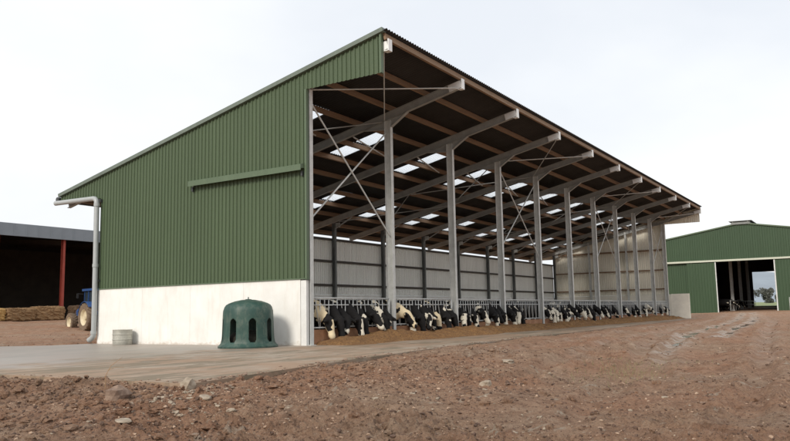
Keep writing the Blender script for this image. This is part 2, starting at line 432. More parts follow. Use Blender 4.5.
def make_ground():
    rs = [.4, 1.2, 2.2, 3.2, 4.0, 4.6]
    while rs[-1] < 9: rs.append(rs[-1] * 1.0045)
    while rs[-1] < 30: rs.append(rs[-1] * 1.006)
    while rs[-1] < 110: rs.append(rs[-1] * 1.010)
    while rs[-1] < 1800: rs.append(rs[-1] * 1.06)
    rs = np.array(rs)
    half = R(37)
    a_in = np.arange(-half, half, R(.125))
    a_out = np.arange(half, 2 * math.pi - half, R(2.2))
    an = np.concatenate([a_in, a_out]) + yaw; na = len(an); nr = len(rs)
    A, RR = np.meshgrid(an, rs); X = CAM_P[0] + RR * np.cos(A); Y = CAM_P[1] + RR * np.sin(A)
    Z, wet, ins = ground_z(X.ravel(), Y.ravel())
    V = np.stack([X.ravel(), Y.ravel(), Z], 1)
    V = np.vstack([V, [[CAM_P[0], CAM_P[1], -.5]]]); wet = np.append(wet, 0)
    i, j = np.meshgrid(np.arange(nr - 1), np.arange(na), indexing='ij'); j2 = (j + 1) % na
    Q = np.stack([i * na + j, (i + 1) * na + j, (i + 1) * na + j2, i * na + j2], -1).reshape(-1, 4)
    T = np.stack([np.full(na, nr * na), np.arange(na), (np.arange(na) + 1) % na], 1)
    me = bpy.data.meshes.new('ground')
    me.vertices.add(len(V)); me.vertices.foreach_set('co', V.ravel())
    nl = Q.size + T.size; me.loops.add(nl); me.loops.foreach_set('vertex_index', np.concatenate([Q.ravel(), T.ravel()]).astype(np.int32))
    me.polygons.add(len(Q) + len(T))
    ls = np.concatenate([np.arange(len(Q)) * 4, Q.size + np.arange(len(T)) * 3]).astype(np.int32)
    me.polygons.foreach_set('loop_start', ls)
    me.update(calc_edges=True); me.validate()
    me.polygons.foreach_set('use_smooth', [True] * len(me.polygons))
    at = me.attributes.new('wet', 'FLOAT', 'POINT'); at.data.foreach_set('value', wet.astype(np.float32))
    me.materials.append(M['mud'])
    o = bpy.data.objects.new('muddy_ground', me); COL.objects.link(o)
    tag(o, kind='structure')
make_ground()
def gz(x, y): return float(ground_z(np.array([float(x)]), np.array([float(y)]))[0][0])

# apron: inset edge so that the interior floor butts against it
ap = MB(); ap.prism(EDGE + [(48.3, -.02), (-.06, -.02), (-.06, 10.3), (-1.6, 10.6), (-3.4, 13.2), (-10.45, 24)], -.22, 0)
tag(ap.build('concrete_apron', M['slab']), kind='structure')
fl = MB(); fl.box(-.055, 48.3, -.015, 10.25, -.22, -.004)
tag(fl.build('concrete_floor', simple('dirty_floor', (.40, .33, .25), .9, 0, .4, 2)), kind='structure')

# stones and clods
ico_v = None
def ico():
    import bmesh
    bm = bmesh.new(); bmesh.ops.create_icosphere(bm, subdivisions=2, radius=1)
    V = np.array([v.co[:] for v in bm.verts]); F = np.array([[v.index for v in q.verts] for q in bm.faces]); bm.free(); return V, F
IV, IF = ico()
def lumps(name, mat, n, smin, smax, label, cat, seed, flat=.6, cluster=None, pw=2.4, low=False, frac=.55, rmin=4.5, xmax=25):
    import bmesh
    g = np.random.RandomState(seed)
    if low:
        bm = bmesh.new(); bmesh.ops.create_icosphere(bm, subdivisions=1, radius=1)
        V0 = np.array([v.co[:] for v in bm.verts]); F0 = np.array([[v.index for v in q.verts] for q in bm.faces]); bm.free()
    else: V0, F0 = IV, IF
    N = n * 3
    rr = rmin * (1 / np.maximum(g.rand(N), .12)) ** 1.05; a = yaw + g.uniform(-.55, .55, N)
    x = CAM_P[0] + rr * np.cos(a); y = CAM_P[1] + rr * np.sin(a)
    if cluster:
        c = np.array(cluster)[g.randint(len(cluster), size=N)]; m = g.rand(N) < frac
        x = np.where(m, c[:, 0] + g.randn(N) * c[:, 2], x); y = np.where(m, c[:, 1] + g.randn(N) * c[:, 3], y)
    ok = ~inside(x, y, APRON) & (x < xmax); x = x[ok][:n]; y = y[ok][:n]; n = len(x)
    z = ground_z(x, y)[0]
    s = smin * (smax / smin) ** (g.rand(n) ** pw)
    k1 = g.randn(n, 3); k2 = g.randn(n, 3)
    W1 = 1 + .26 * np.sin(k1 @ V0.T * 3.1 + g.rand(n, 1) * 6) + .16 * np.sin(k2 @ V0.T * 6)
    sc3 = s[:, None] * np.stack([g.uniform(.6, 1.5, n), g.uniform(.6, 1.3, n), g.uniform(.5, .9, n) * flat * 1.3], 1)
    v = V0[None] * W1[:, :, None] * sc3[:, None, :]
    th = g.uniform(0, 6.3, n); c_, s_ = np.cos(th)[:, None], np.sin(th)[:, None]
    V = np.stack([v[..., 0] * c_ - v[..., 1] * s_ + x[:, None], v[..., 0] * s_ + v[..., 1] * c_ + y[:, None], v[..., 2] + (z + s * .1)[:, None]], -1).reshape(-1, 3)
    F = (F0[None] + (np.arange(n) * len(V0))[:, None, None]).reshape(-1, 3)
    me = bpy.data.meshes.new(name); me.from_pydata(V.tolist(), [], F.tolist()); me.materials.append(mat); me.update()
    o = bpy.data.objects.new(name, me); COL.objects.link(o); tag(o, label, cat, None, 'stuff'); return o
CL = [(-10.8, -6.5, .5, .25), (-10.7, -5.4, .3, .9), (-11.0, -6.9, .6, .3), (-8.3, -9.3, .8, .4), (-11.4, -7.6, .5, .3), (-11.5, -6.9, .7, .2), (-11.0, -6.8, .5, .15), (-6.5, -9.2, 1.2, .5), (-10.5, -11.5, .7, .5)]
lumps('loose_stones', M['stone'], 750, .007, .04, 'pale small stones and gravel scattered over the brown mud', 'gravel', 3, .6, CL)
lumps('mud_clods', M['mud'], 2600, .012, .075, 'loose brown clods of earth lying over the churned mud', 'soil', 4, .7, [(-11.2, -4.5, .8, 1.6), (-12.2, -6.5, .8, .8), (-6, -6.6, 2.5, .6)])
lumps('dark_crumbs', M['clod_dark'], 15000, .006, .03, 'fine dark wet crumbs of earth strewn over the mud', 'soil', 5, .8, [(-11.2, -4.5, .8, 1.8), (-12.2, -6.8, 1, 1), (-6, -6.6, 2.8, .8), (-8, -9, 2, 1.5)], 2.0, True, .4)
lumps('dry_crumbs', M['clod_dry'], 5000, .006, .024, 'fine pale dry crumbs of earth strewn over the mud', 'soil', 6, .7, [(-11.2, -5.5, .9, 1.2), (-11, -8, 1.4, .8), (-7, -8, 2.5, .8)], 2.0, True, .4)
def crumbs():
    g = np.random.RandomState(9); Vs = []; Fs = []; off = 0
    for k in range(420):
        i = g.randint(0, 5) if g.rand() < .75 else -1
        a, b = (EDGE[i], EDGE[i + 1]) if i >= 0 else ((-10.45, 6), EDGE[0])
        t = g.rand(); d = abs(g.randn()) * .13 + .02
        x = a[0] + (b[0] - a[0]) * t; y = a[1] + (b[1] - a[1]) * t
        if i >= 0: y += d
        else: x += d
        s_ = .006 + .03 * g.rand() ** 3
        v = IV * (1 + .25 * np.sin(IV @ g.randn(3, 1) * 4)) * [s_ * g.uniform(.8, 1.6), s_ * g.uniform(.8, 1.6), s_ * .6] + [x, y, s_ * .35]
        Vs.append(v); Fs.append(IF + off); off += len(v)
    me = bpy.data.meshes.new('mud_crumbs'); me.from_pydata(np.vstack(Vs).tolist(), [], np.vstack(Fs).tolist()); me.materials.append(M['clod'])
    o = bpy.data.objects.new('mud_crumbs', me); COL.objects.link(o); tag(o, 'crumbs of earth spilled along the edge of the concrete apron', 'soil', None, 'stuff')
crumbs()
def puddles():
    s_ = NT('muddy_water'); s_.col((.16, .115, .085)).rough(.12)
    m = MB()
    for T, x0, x1 in ((TRACKS[0], 2.5, 58), (TRACKS[5], 12, 50)):
        xs = np.arange(x0, x1, .4); ys_ = np.interp(xs, [p[0] for p in T], [p[1] for p in T])
        zs = base_h(xs, ys_) - .050 + perlin(xs / 1.5, xs * 0 + .4, 55) * .04
        b = len(m.v)
        for x, y, z in zip(xs, ys_, zs): m.v += [(x, y - .38, z), (x, y + .38, z)]
        for i in range(len(xs) - 1): q = b + 2 * i; m.f.append((q, q + 2, q + 3, q + 1)); m.mi.append(0)
    tag(m.build('puddle_water', s_.m, None, True), kind='structure')
puddles()
def sprigs():
    g = np.random.RandomState(19); m = MB()
    for k in range(420):
        x = -2.9 + g.randn() * 1.0; y = -10.3 + g.randn() * .45; z = gz(x, y) - .01; h = g.uniform(.05, .15); a = g.uniform(0, 6.3); l = g.randn(2) * .03; w_ = .004
        p = Vector((x, y, z)); q = p + Vector((l[0], l[1], h)); e = Vector((math.cos(a) * w_, math.sin(a) * w_, 0)); m.quad([p - e, p + e, q])
    tag(m.build('sparse_grass', simple('pale_grass', (.22, .21, .10), .9, 0, .3, 3)), 'sparse thin grass sprouting from the mud right of centre', 'grass', None, 'stuff')
sprigs()
lumps('far_clods', M['clod_far'], 3200, .008, .045, 'dark clods of earth scattered over the mud towards the far green shed', 'soil', 8, .8, None, 2.2, True, 0, 11, 62)
lumps('far_crumbs', M['clod_dry'], 1000, .008, .032, 'dry pale clods of earth scattered over the mud towards the far green shed', 'soil', 12, .7, None, 2.2, True, 0, 11, 62)
def boulder(x, y, sx_, sy_, sz_, mat, label, seed, rz=0):
    g = np.random.RandomState(seed); v = IV.copy()
    v = np.sign(v) * np.abs(v) ** .8
    v = v * (1 + .16 * np.sin(v @ g.randn(3, 1) * 2.6 + g.rand() * 6) + .08 * np.sin(v @ g.randn(3, 1) * 7)) * [sx_, sy_, sz_]
    me = bpy.data.meshes.new('stone'); me.from_pydata(v.tolist(), [], IF.tolist()); me.materials.append(mat)
    o = bpy.data.objects.new('stone', me); COL.objects.link(o); o.location = (x, y, gz(x, y) + sz_ * .3); o.rotation_euler = (0, 0, rz)
    tag(o, label, 'stone')
boulder(-10.75, -6.55, .11, .10, .09, M['stone'], 'rounded pale stone just below the corner of the concrete apron', 1)
boulder(-11.6, -6.2, .19, .13, .12, M['clod'], 'big brown lump of earth in the left foreground below the apron edge', 2, .4)
boulder(-10.95, -7.1, .15, .08, .035, M['stone'], 'flat pale stone lying in front of the apron corner', 3, .9)
boulder(-7.3, -9.35, .12, .09, .06, M['stone'], 'pale stone beside a dark clod in the middle foreground mud', 4)
boulder(-3.4, -8.0, .28, .12, .05, M['stone'], 'long flat buff slab in the mud below the second shed post', 5, .5)
boulder(-12.3, -7.2, .17, .09, .02, M['stone'], 'pale flake of stone sunk flat at the lower left', 6, 1.0)
st = MB(); zz = gz(-11.15, -5.35)
st.tube([(-11.15, -5.35, zz), (-11.17, -5.37, zz + .22), (-11.12, -5.42, zz + .36), (-11.0, -5.5, zz + .47)], [.006, .005, .004, .002], 6)
st.tube([(-11.15, -5.39, zz + .3), (-11.06, -5.46, zz + .34), (-10.98, -5.52, zz + .33)], [.004, .003, .002], 5)
tag(st.build('weed_stalk', M['stalk']), 'thin dry weed stalk leaning up beside the apron edge on the left', 'weed')

# ------------------------------------------------------------------ CATTLE SHED
shed = empty('cattle_shed', (0, 0, 0), 0, 'large open-fronted monopitch shed with green gable over white concrete wall and steel posts', 'barn')
B = 4.8; NB = 10; LX = 48.0; D = 9.97
zt = lambda y: 9.19 - .2205 * (y + 2.83)
# concrete wall panels of the near gable, joints 8 mm
ys = [.24, 2.6, 5.05, 7.5, 9.97]
for a, b in zip(ys, ys[1:]):
    m = MB(); m.box(-.12, .03, a + .0025, b - .0025, -.05, 2.02); m.build('concrete_panel', M['concrete'], shed)
m = MB(); m.box(-.085, .0, .27, 9.9, -.05, 1.98); m.build('joint_filler', simple('joint_filler', (.55, .53, .5), .9), shed)
# corner: flashing and white foot
m = MB(); m.box(-.11, .02, .02, .232, -.03, 1.97); m.build('corner_pier', simple('pale_painted_pier', (.68, .68, .66), .7, 0, .12, 3), shed)
# near gable cladding (outside green), wall part and canopy part, rear overhang
m = MB()
sheet(m, 'y', -.09, .0, 9.97, lambda y: 2.04, lambda y: zt(y) - .02, -1)
sheet(m, 'y', -.09, -2.83, -.001, lambda y: 7.955, lambda y: zt(y) - .02, -1)
sheet(m, 'y', -.09, 9.971, 12.5, lambda y: 5.47, lambda y: max(zt(y) - .02, 5.49), -1)
m.build('gable_cladding', [M['green'], M['liner']], shed)
m = MB(); m.box(-.16, -.07, .0, 9.97, 2.005, 2.036); m.build('base_flashing', M['trim'], shed)
m = MB(); m.box(-.15, -.02, -.035, .04, 1.99, 7.95); m.box(-.15, -.02, -2.865, -2.80, 7.95, zt(-2.83) - .03); m.build('corner_flashing', M['trim'], shed)
m = MB(); m.beam((-.11, -2.95, zt(-2.95) + .02), (-.11, 12.56, zt(12.56) + .02), .20, .13, (0, 0, 1)); m.build('verge_flashing', simple('verge_grey_green', (.13, .16, .13), .5), shed)
# sliding door track cover
m = MB(); V0 = [(-.13, 5.44), (-.31, 5.42), (-.31, 5.37), (-.33, 5.36), (-.33, 5.54), (-.13, 5.60)]
n = len(V0); V = [(x, .05, z) for x, z in V0] + [(x, 5.02, z) for x, z in V0]
m.raw(V, [(0, 1, 2, 3, 4, 5), (11, 10, 9, 8, 7, 6)] + [(i, 6 + i, 6 + (i + 1) % 6, (i + 1) % 6) for i in range(6)])
tc_ = m.build('door_track_cover', M['trim'], shed)
for y in (.12, 4.95): m = MB(); m.box(-.20, -.13, y - .03, y + .03, 5.2, 5.35); m.build('track_bracket', M['gutter'], tc_)
# rear wall: concrete low wall, cladding with dark rails and open band below the eave
m = MB(); m.box(.1, LX - .06, D + .03, D + .2, -.05, 1.95); m.build('rear_wall', simple('grey_concrete', (.75, .73, .68), .9, 0, .2, 1.5), shed)
m = MB(); sheet(m, 'x', D + .12, .06, LX - .06, lambda x: 1.96, lambda x: 4.95, 1); m.build('rear_cladding', [M['green'], M['liner']], shed)
for z in (2.46, 3.74, 4.93):
    m = MB(); m.box(.12, LX - .1, D - .02, D + .06, z - .06, z + .06); m.build('sheeting_rail', simple('dark_rail', (.07, .06, .05), .8), shed)
# far gable, seen from inside
m = MB()
sheet(m, 'y', LX + .09, .0, 9.97, lambda y: 2.04, lambda y: zt(y) - .02, 1)
sheet(m, 'y', LX + .09, -2.83, -.001, lambda y: 7.955, lambda y: zt(y) - .02, 1)
sheet(m, 'y', LX + .09, 9.971, 12.5, lambda y: 5.47, lambda y: max(zt(y) - .02, 5.49), 1)
m.build('far_gable_cladding', [M['green'], M['liner_cream']], shed)
m = MB(); m.box(LX - .02, LX + .14, -.2, 9.96, -.05, 2.03); m.build('far_gable_wall', simple('cream_concrete', (.84, .80, .70), .9, 0, .15, 1.5), shed)
m = MB(); m.box(LX + .0, LX + .16, -1.62, -.203, -.05, 2.05); m.build('wing_wall', simple('pale_wing_concrete', (.92, .88, .77), .9, 0, .15, 1.5), shed)
for z, h in ((2.5, .05), (4.1, .05), (5.8, .07)):
    m = MB(); m.box(LX - .16, LX - .0, .3, 9.9, z - h, z + h); m.build('sheeting_rail', M['timber'], shed)
for y in (3.3, 6.6):
    m = MB(); m.ibeam((LX - .22, y, 0), (LX - .22, y, zt(y) - .3), .15, .2, (1, 0, 0)); m.build('gable_post', M['galv'], shed)
# frames
colfront = colrear = raft = None
def frame(i):
    x = i * B + (.1 if i == 0 else (-.28 if i == NB else 0))
    m = MB(); m.ibeam((x, .1, -.02), (x, .1, 7.98), .165, .27, (0, 1, 0), .014); m.box(x - .14, x + .14, -.08, .28, -.03, .015)
    m.build('column', M['galv'], shed)
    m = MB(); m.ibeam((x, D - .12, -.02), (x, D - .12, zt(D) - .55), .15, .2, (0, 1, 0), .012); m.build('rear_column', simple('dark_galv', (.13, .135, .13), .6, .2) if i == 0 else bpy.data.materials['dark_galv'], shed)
    m = MB(); y0, y1 = -3.0, 12.3
    m.ibeam((x, y0, zt(y0) - .40), (x, y1, zt(y1) - .40), .15, .28, (0, 0, 1), .014)
    # haunches each side of the front column
    for s_ in ((-1, 1) if 0 < i < NB else ()):
        ya = .1 + s_ * .14; yb = .1 + s_ * (.85 if s_ < 0 else 1.1); zz0 = zt(ya) - .543; zz1 = zt(yb) - .543; dep = .30
        P = [(ya, zz0), (yb, zz1), (ya, zz0 - dep)]
        for dx in (-.007, .007): m.quad([(x + dx, a, b) for a, b in (P if dx < 0 else P[::-1])])
        m.beam((x, yb, zz1 - .008), (x, ya, zz0 - dep - .008), .15, .014)
    ya = D - .22; yb = D - 1.3
    m.beam((x, yb, zt(yb) - .61), (x, ya, zt(ya) - .9), .14, .012)
    m.box(x - .006, x + .006, ya - .3, ya, zt(ya) - .85, zt(ya) - .6)
    ra = m.build('rafter', M['rafter'], shed)
    m = MB(); m.box(x - .10, x + .10, -3.035, -3.003, zt(-3.02) - .60, zt(-3.02) - .24)
    m.box(x - .10, x + .10, -3.0, -2.86, zt(-3.02) - .605, zt(-3.02) - .582)
    m.beam((x - .085, -2.99, zt(-2.99) - .41), (x - .085, -2.5, zt(-2.5) - .41), .012, .25)
    m.build('end_plate', M['galv_bright'], ra)
M['rafter'] = simple('rafter_steel', (.34, .345, .33), .55, .1, .25, 3)
for i in range(NB + 1): frame(i)
# purlins
for y in (-2.93, -1.5, -.05, 1.46, 2.92, 4.26, 5.7, 7.2, 8.56, 9.78, 11.1, 12.3):
    m = MB(); z = zt(y) - .155; a = math.atan(.2205)
    w2 = .0375; h = .2
    m.beam((-.05, y, z), (LX + .04, y, z), .075, h, (0, math.sin(a), math.cos(a))); m.build('purlin', M['timber'], shed)
# roof sheeting with openings for the rooflights
def roof_patch(m, x0, x1, y0, y1, mi=0, lift=0):
    pitch = .15; nx = max(2, int(round((x1 - x0) / (pitch / 4))))
    xs = np.linspace(x0, x1, nx + 1); d = .026 * np.sin(xs / pitch * 2 * math.pi)
    base = len(m.v)
    for yy in (y0, y1):
        for x, q in zip(xs, d): m.v.append((x, yy, zt(yy) + q + lift))
    for yy in (y0, y1):
        for x, q in zip(xs, d): m.v.append((x, yy, zt(yy) + q - .008 + lift))
    N = nx + 1
    for i in range(nx):
        m.f += [(base + i, base + i + 1, base + N + i + 1, base + N + i), (base + 2 * N + i, base + 3 * N + i, base + 3 * N + i + 1, base + 2 * N + i + 1),
                (base + i, base + 2 * N + i, base + 2 * N + i + 1, base + i + 1), (base + N + i, base + N + i + 1, base + 3 * N + i + 1, base + 3 * N + i)]
        m.mi += [mi] * 4
RL = [(1.52, 2.86), (2.98, 4.2), (7.28, 8.5), (8.62, 9.72)]
rx = [((2.15 if k == 0 else 1.62 + 4.94 * k), (3.2 if k == 0 else 2.66 + 4.94 * k)) for k in range(NB)]
m = MB(); X0, X1 = -.17, LX + .17; prev = -3.06
for (a, b) in RL:
    if a > prev: roof_patch(m, X0, X1, prev, a)
    xc = X0
    for (p0, p1) in rx:
        roof_patch(m, xc, p0, a, b); xc = p1
    roof_patch(m, xc, X1, a, b); prev = b
roof_patch(m, X0, X1, prev, 12.52)
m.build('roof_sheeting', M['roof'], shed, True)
for (p0, p1) in rx:
    for (a, b) in RL:
        m = MB(); roof_patch(m, p0, p1, a, b); m.build('rooflight', M['rooflight'], shed, True)
# bracing
def rod(pts, rad=.028, mat='galv'): m = MB(); m.tube(pts, rad, 8); return m.build('brace', M[mat], shed)
for k in (0, 3, 6, 9):
    xa = k * B + .12 + (.1 if k == 0 else 0); xb = (k + 1) * B - .1 - (.28 if k == 9 else 0)
    rod([(xa, .07, 7.6), (xb, .07, 3.72)]); rod([(xa, .15, 3.85), (xb, .15, 7.5)])
for k in range(NB):
    rod([(k * B + .1, 1.75, zt(1.75) - .56), (k * B + 3.9, 2.8, zt(2.8) - .30)], .028, 'galv')
for k in (0, 3, 6, 9):
    zr = lambda y: zt(y) - .5
    a = k * B + .1; b = (k + 1) * B - .1
    rod([(a, .2, zr(.2)), (b, -2.8, zr(-2.8))], .024); rod([(a, -2.8, zr(-2.8) - .06), (b, .2, zr(.2) - .06)], .02)
    rod([(a, .3, zr(.3)), (b, 5.0, zr(5.0))], .022, 'rafter'); rod([(a, 5.0, zr(5.0) - .06), (b, .3, zr(.3) - .06)], .022, 'rafter')
    rod([(a, 5.1, zr(5.1)), (b, 9.6, zr(9.6))], .022, 'rafter'); rod([(a, 9.6, zr(9.6) - .06), (b, 5.1, zr(5.1) - .06)], .022, 'rafter')
# rear gutter, swan pipe and downpipe
m = MB(); m.tube([(-.2, 12.62, 5.66), (LX + .2, 12.62, 5.66)], .1, 10); m.build('gutter', M['gutter'], shed)
m = MB()
m.tube([(-.26, 12.62, 5.50), (-.26, 12.0, 5.49), (-.26, 10.25, 5.46), (-.26, 10.13, 5.44), (-.26, 10.05, 5.36), (-.26, 10.03, 5.25), (-.26, 10.0, 3.2), (-.26, 9.98, .4), (-.26, 10.0, .3), (-.26, 10.1, .2), (-.26, 10.25, .13)], .095, 14)
dp = m.build('downpipe', M['pipe'], shed, True, 50)
m = MB()
for z in (5.2, 2.9, .42): m.lathe([(.097, -.06), (.112, -.06), (.112, .06), (.097, .06)], 14, (-.26, 10.02 if z > 5 else 9.995, z))
m.build('pipe_collar', M['pipe'], dp)
m = MB(); m.box(-.2, -.1, 9.9, 10.04, 5.30, 5.42); m.box(-.2, -.1, 9.9, 10.0, 2.3, 2.38); m.build('pipe_bracket', M['gutter'], dp)
# low kerb wall under the barrier
for k in range(NB):
    a = k * B + .1 + (.12 if k == 0 else 0); b = (k + 1) * B - .1 - (.3 if k == NB - 1 else 0)
    m = MB(); m.box(a, b, .02, .18, -.01, .46); m.build('kerb_wall', M['stub'], shed)

# ------------------------------------------------------------------ feed barriers, one panel per bay
def barrier():
    t = empty('feed_barrier', (0, 0, 0)); L = 4.56
    m = MB(); m.tube([(0, .1, 1.437), (L, .1, 1.437)], .026, 8); m.tube([(0, .1, 1.22), (L, .1, 1.22)], .018, 8); m.tube([(0, .1, .52), (L, .1, .52)], .024, 8)
    for x in (.03, L - .03): m.tube([(x, .1, .46), (x, .1, 1.43)], .03, 8)
    m.build('frame', M['galv_rail'], t, True)
    n = 10; mv = MB(); mv.tube([(0, .1, .52), (0, .1, 1.43)], .016, 6); ms = MB(); ms.tube([(-.2, .112, 1.43), (-.19, .112, 1.22), (-.02, .112, .52)], .016, 6)
    v0 = mv.build('upright_bar', M['galv_rail'], t, True); s0 = ms.build('yoke_bar', M['galv_rail'], t, True)
    for i in range(1, n):
        x = i * L / n
        if i == 1: v, s_ = v0, s0
        else:
            v = v0.copy(); s_ = s0.copy(); COL.objects.link(v); COL.objects.link(s_)
        v.location.x = x; s_.location.x = x - .01
    return t
M['galv_rail'] = simple('galvanised_tube', (.52, .53, .52), .5, .1, .2, 6)
b0 = barrier()
ORD = ['first', 'second', 'third', 'fourth', 'fifth', 'sixth', 'seventh', 'eighth', 'ninth', 'tenth']
for k in range(NB):
    t = b0 if k == 0 else copy_tree(b0)
    t.location = (k * B + .12 + (.1 if k == 0 else 0), 0, 0)
    if k in (0, NB - 1): t.scale = (.97 if k == 0 else .93, 1, 1)
    lab = 'galvanised cattle feed barrier between posts in the %s bay from the green gable' % ORD[k]
    if k == 0: lab = 'galvanised cattle feed barrier in the nearest bay beside the white wall'
    if k == NB - 1: lab = 'galvanised cattle feed barrier in the farthest bay next to the pale wing wall'
    tag(t, lab, 'feed barrier', 'feed barriers along the shed front')

# silage heap
def silage():
    xs = np.arange(.22, 47.6, .08); yy = np.linspace(0, 1, 26)
    Xg, Tg = np.meshgrid(xs, yy, indexing='ij')
    wd = 1.45 + perlin(xs / 2.2, xs * 0 + .3, 21) * .3 + perlin(xs / .7, xs * 0 + .7, 22) * .10
    Yg = .0 - Tg * wd[:, None]
    hh = ((.27 + perlin(xs / 1.9, xs * 0 + .5, 23) * .10) * np.clip((xs - .2) / .9, 0.02, 1) ** .5 * np.clip((47.7 - xs) / .6, .02, 1))[:, None]
    prof = np.interp(Tg, [0, .12, .3, .55, .8, 1], [.75, .9, 1, .72, .25, -.03])
    Zg = hh * prof + (perlin(Xg / .3, Yg / .25, 24) * .07 + perlin(Xg / .09, Yg / .09, 25) * .018) * np.interp(Tg, [0, .8, 1], [1, .8, .05])
    Zg *= np.clip((xs - .24) / .3, 0, 1)[:, None]; Zg[:, -1] = -.02; Zg[0, :] = -.02; Zg[-1, :] = -.02
    nx, ny = Xg.shape
    V = np.stack([Xg.ravel(), Yg.ravel(), Zg.ravel()], 1).tolist()
    F = [(i * ny + j, i * ny + j + 1, (i + 1) * ny + j + 1, (i + 1) * ny + j) for i in range(nx - 1) for j in range(ny - 1)]
    # closed ends
    F.append(tuple(j for j in range(ny))); F.append(tuple((nx - 1) * ny + j for j in range(ny))[::-1])
    me = bpy.data.meshes.new('silage'); me.from_pydata(V, [], F); me.materials.append(M['feed']); me.update()
    o = bpy.data.objects.new('silage', me); COL.objects.link(o); tag(o, 'orange-brown silage heaped in a long row along the feed barriers', 'silage', None, 'stuff')
silage()

# ------------------------------------------------------------------ cows
def blob_mesh(name, blobs, voxel=.032, smooth=5):
    Vs = []; Fs = []; off = 0
    for (c, s, rot) in blobs:
        v = IV * np.array(s)
        if rot: v = v @ np.array(Matrix.Rotation(rot, 3, 'X')).T
        Vs.append(v + np.array(c)); Fs.append(IF + off); off += len(IV)
    me = bpy.data.meshes.new(name); me.from_pydata(np.vstack(Vs).tolist(), [], np.vstack(Fs).tolist())
    o = bpy.data.objects.new(name, me); COL.objects.link(o)
    md = o.modifiers.new('r', 'REMESH'); md.mode = 'VOXEL'; md.voxel_size = voxel
    ms = o.modifiers.new('s', 'SMOOTH'); ms.iterations = smooth; ms.factor = .5
    dg = bpy.context.evaluated_depsgraph_get(); dg.update()
    m2 = bpy.data.meshes.new_from_object(o.evaluated_get(dg)); bpy.data.objects.remove(o); bpy.data.meshes.remove(me)
    m2.polygons.foreach_set('use_smooth', [True] * len(m2.polygons)); m2.name = name
    return m2
def limb(bl, pts, rs, xs=1., n=7):
    for (a, b, ra, rb) in zip(pts, pts[1:], rs, rs[1:]):
        a = np.array(a, float); b = np.array(b, float)
        for k in range(n + 1):
            t = k / n; rr_ = ra + (rb - ra) * t; bl.append((a + (b - a) * t, (rr_ * xs, rr_, rr_), 0))
def cow_mesh(name, pose):
    bl = []
    # barrel: deep chest, belly, rump, withers and back line (faces -Y, stands at Y 0.6 to 2.4)
    limb(bl, [(0, .78, 1.03), (0, 1.15, 1.00), (0, 1.6, .98), (0, 2.0, 1.08)], [.36, .39, .40, .33], .80)
    limb(bl, [(0, .72, 1.25), (0, 1.3, 1.27), (0, 2.05, 1.28)], [.16, .15, .16], 1.0)
    limb(bl, [(-.17, 2.0, 1.27), (-.2, 2.28, 1.15)], [.14, .13]); limb(bl, [(.17, 2.0, 1.27), (.2, 2.28, 1.15)], [.14, .13])
    limb(bl, [(0, .45, .84), (0, .8, .76)], [.22, .24], .9); limb(bl, [(0, .5, 1.0), (0, .8, 1.0)], [.33, .36], .85)
    limb(bl, [(0, 1.78, .70), (0, 1.98, .68)], [.13, .15], 1.0)         # udder
    for s in (-1, 1):
        fo = .06 * s
        limb(bl, [(.2 * s, .72, 1.0), (.19 * s, .70 + fo, .72), (.17 * s, .66 + fo, .42), (.17 * s, .68 + fo, .14), (.17 * s, .64 + fo, .05)], [.17, .115, .062, .047, .062])
        limb(bl, [(.2 * s, 2.05, 1.08), (.23 * s, 1.88 + fo, .78), (.2 * s, 2.16 + fo, .48), (.2 * s, 2.10 + fo, .14), (.2 * s, 2.05 + fo, .05)], [.25, .15, .068, .05, .064])
    limb(bl, [(0, 2.38, 1.28), (0, 2.46, 1.0), (0, 2.45, .62)], [.045, .028, .022]); limb(bl, [(0, 2.45, .62), (0, 2.44, .45)], [.04, .025])
    if pose == 'low': P = [(0, .50, 1.08), (0, .27, .92), (0, .06, .76)]; H = (0, -.02, .70); fd = np.array((0, -.24, -.97))
    elif pose == 'mid': P = [(0, .50, 1.08), (0, .26, .99), (0, .02, .89)]; H = (0, -.07, .85); fd = np.array((0, -.55, -.83))
    elif pose == 'turn': P = [(0, .50, 1.08), (0, .26, .95), (-.02, .0, .80)]; H = (-.05, -.09, .74); fd = np.array((-.55, -.28, -.79))
    else: P = [(0, .60, 1.14), (0, .30, 1.22), (0, .05, 1.30)]; H = (0, -.06, 1.33); fd = np.array((0, -.86, -.50))
    limb(bl, P + [H], [.33, .25, .165, .13], .72, 9)
    fd = fd / np.linalg.norm(fd); H = np.array(H); sd = np.array((.86, -.5, 0)) if pose == 'turn' else np.array((1., 0, 0))
    sd = sd - fd * (sd @ fd); sd /= np.linalg.norm(sd); up = np.cross(sd, fd); up = -up if up[1] > 0 and pose != 'up' or up[2] < -.2 else up
    # skull, cheeks, muzzle
    limb(bl, [H - fd * .03, H + fd * .16, H + fd * .34, H + fd * .46], [.165, .15, .108, .108], .86, 8)
    limb(bl, [H + fd * .02 - up * .05, H + fd * .2 - up * .06], [.125, .10], .8)
    limb(bl, [H + fd * .43 - up * .01, H + fd * .49], [.118, .10], 1.08)
    for s in (-1, 1):
        e = H - fd * .04 + sd * s * .09
        for k in range(7):
            t = k / 6; bl.append((e + sd * s * .21 * t - fd * (.02 - .05 * t) * t, (.045, .06 * math.sin(.5 + t * 2.3) + .014, .06 * math.sin(.5 + t * 2.3) + .014), 0))
    me = blob_mesh(name, bl)
    co_ = np.zeros(len(me.vertices) * 3); me.vertices.foreach_get('co', co_); co_ = co_.reshape(-1, 3) - H
    al = co_ @ fd; la = np.abs(co_ @ sd); ud = co_ @ up
    wob = .02 * np.sin(al * 25)
    blaze = np.clip((.075 - np.abs(la + wob)) / .02, 0, 1) * (al > -.02) * (al < .36) * (ud > 0) + (al > .30) * (al < .7) * (np.abs(ud) < .2) * (la < .2)
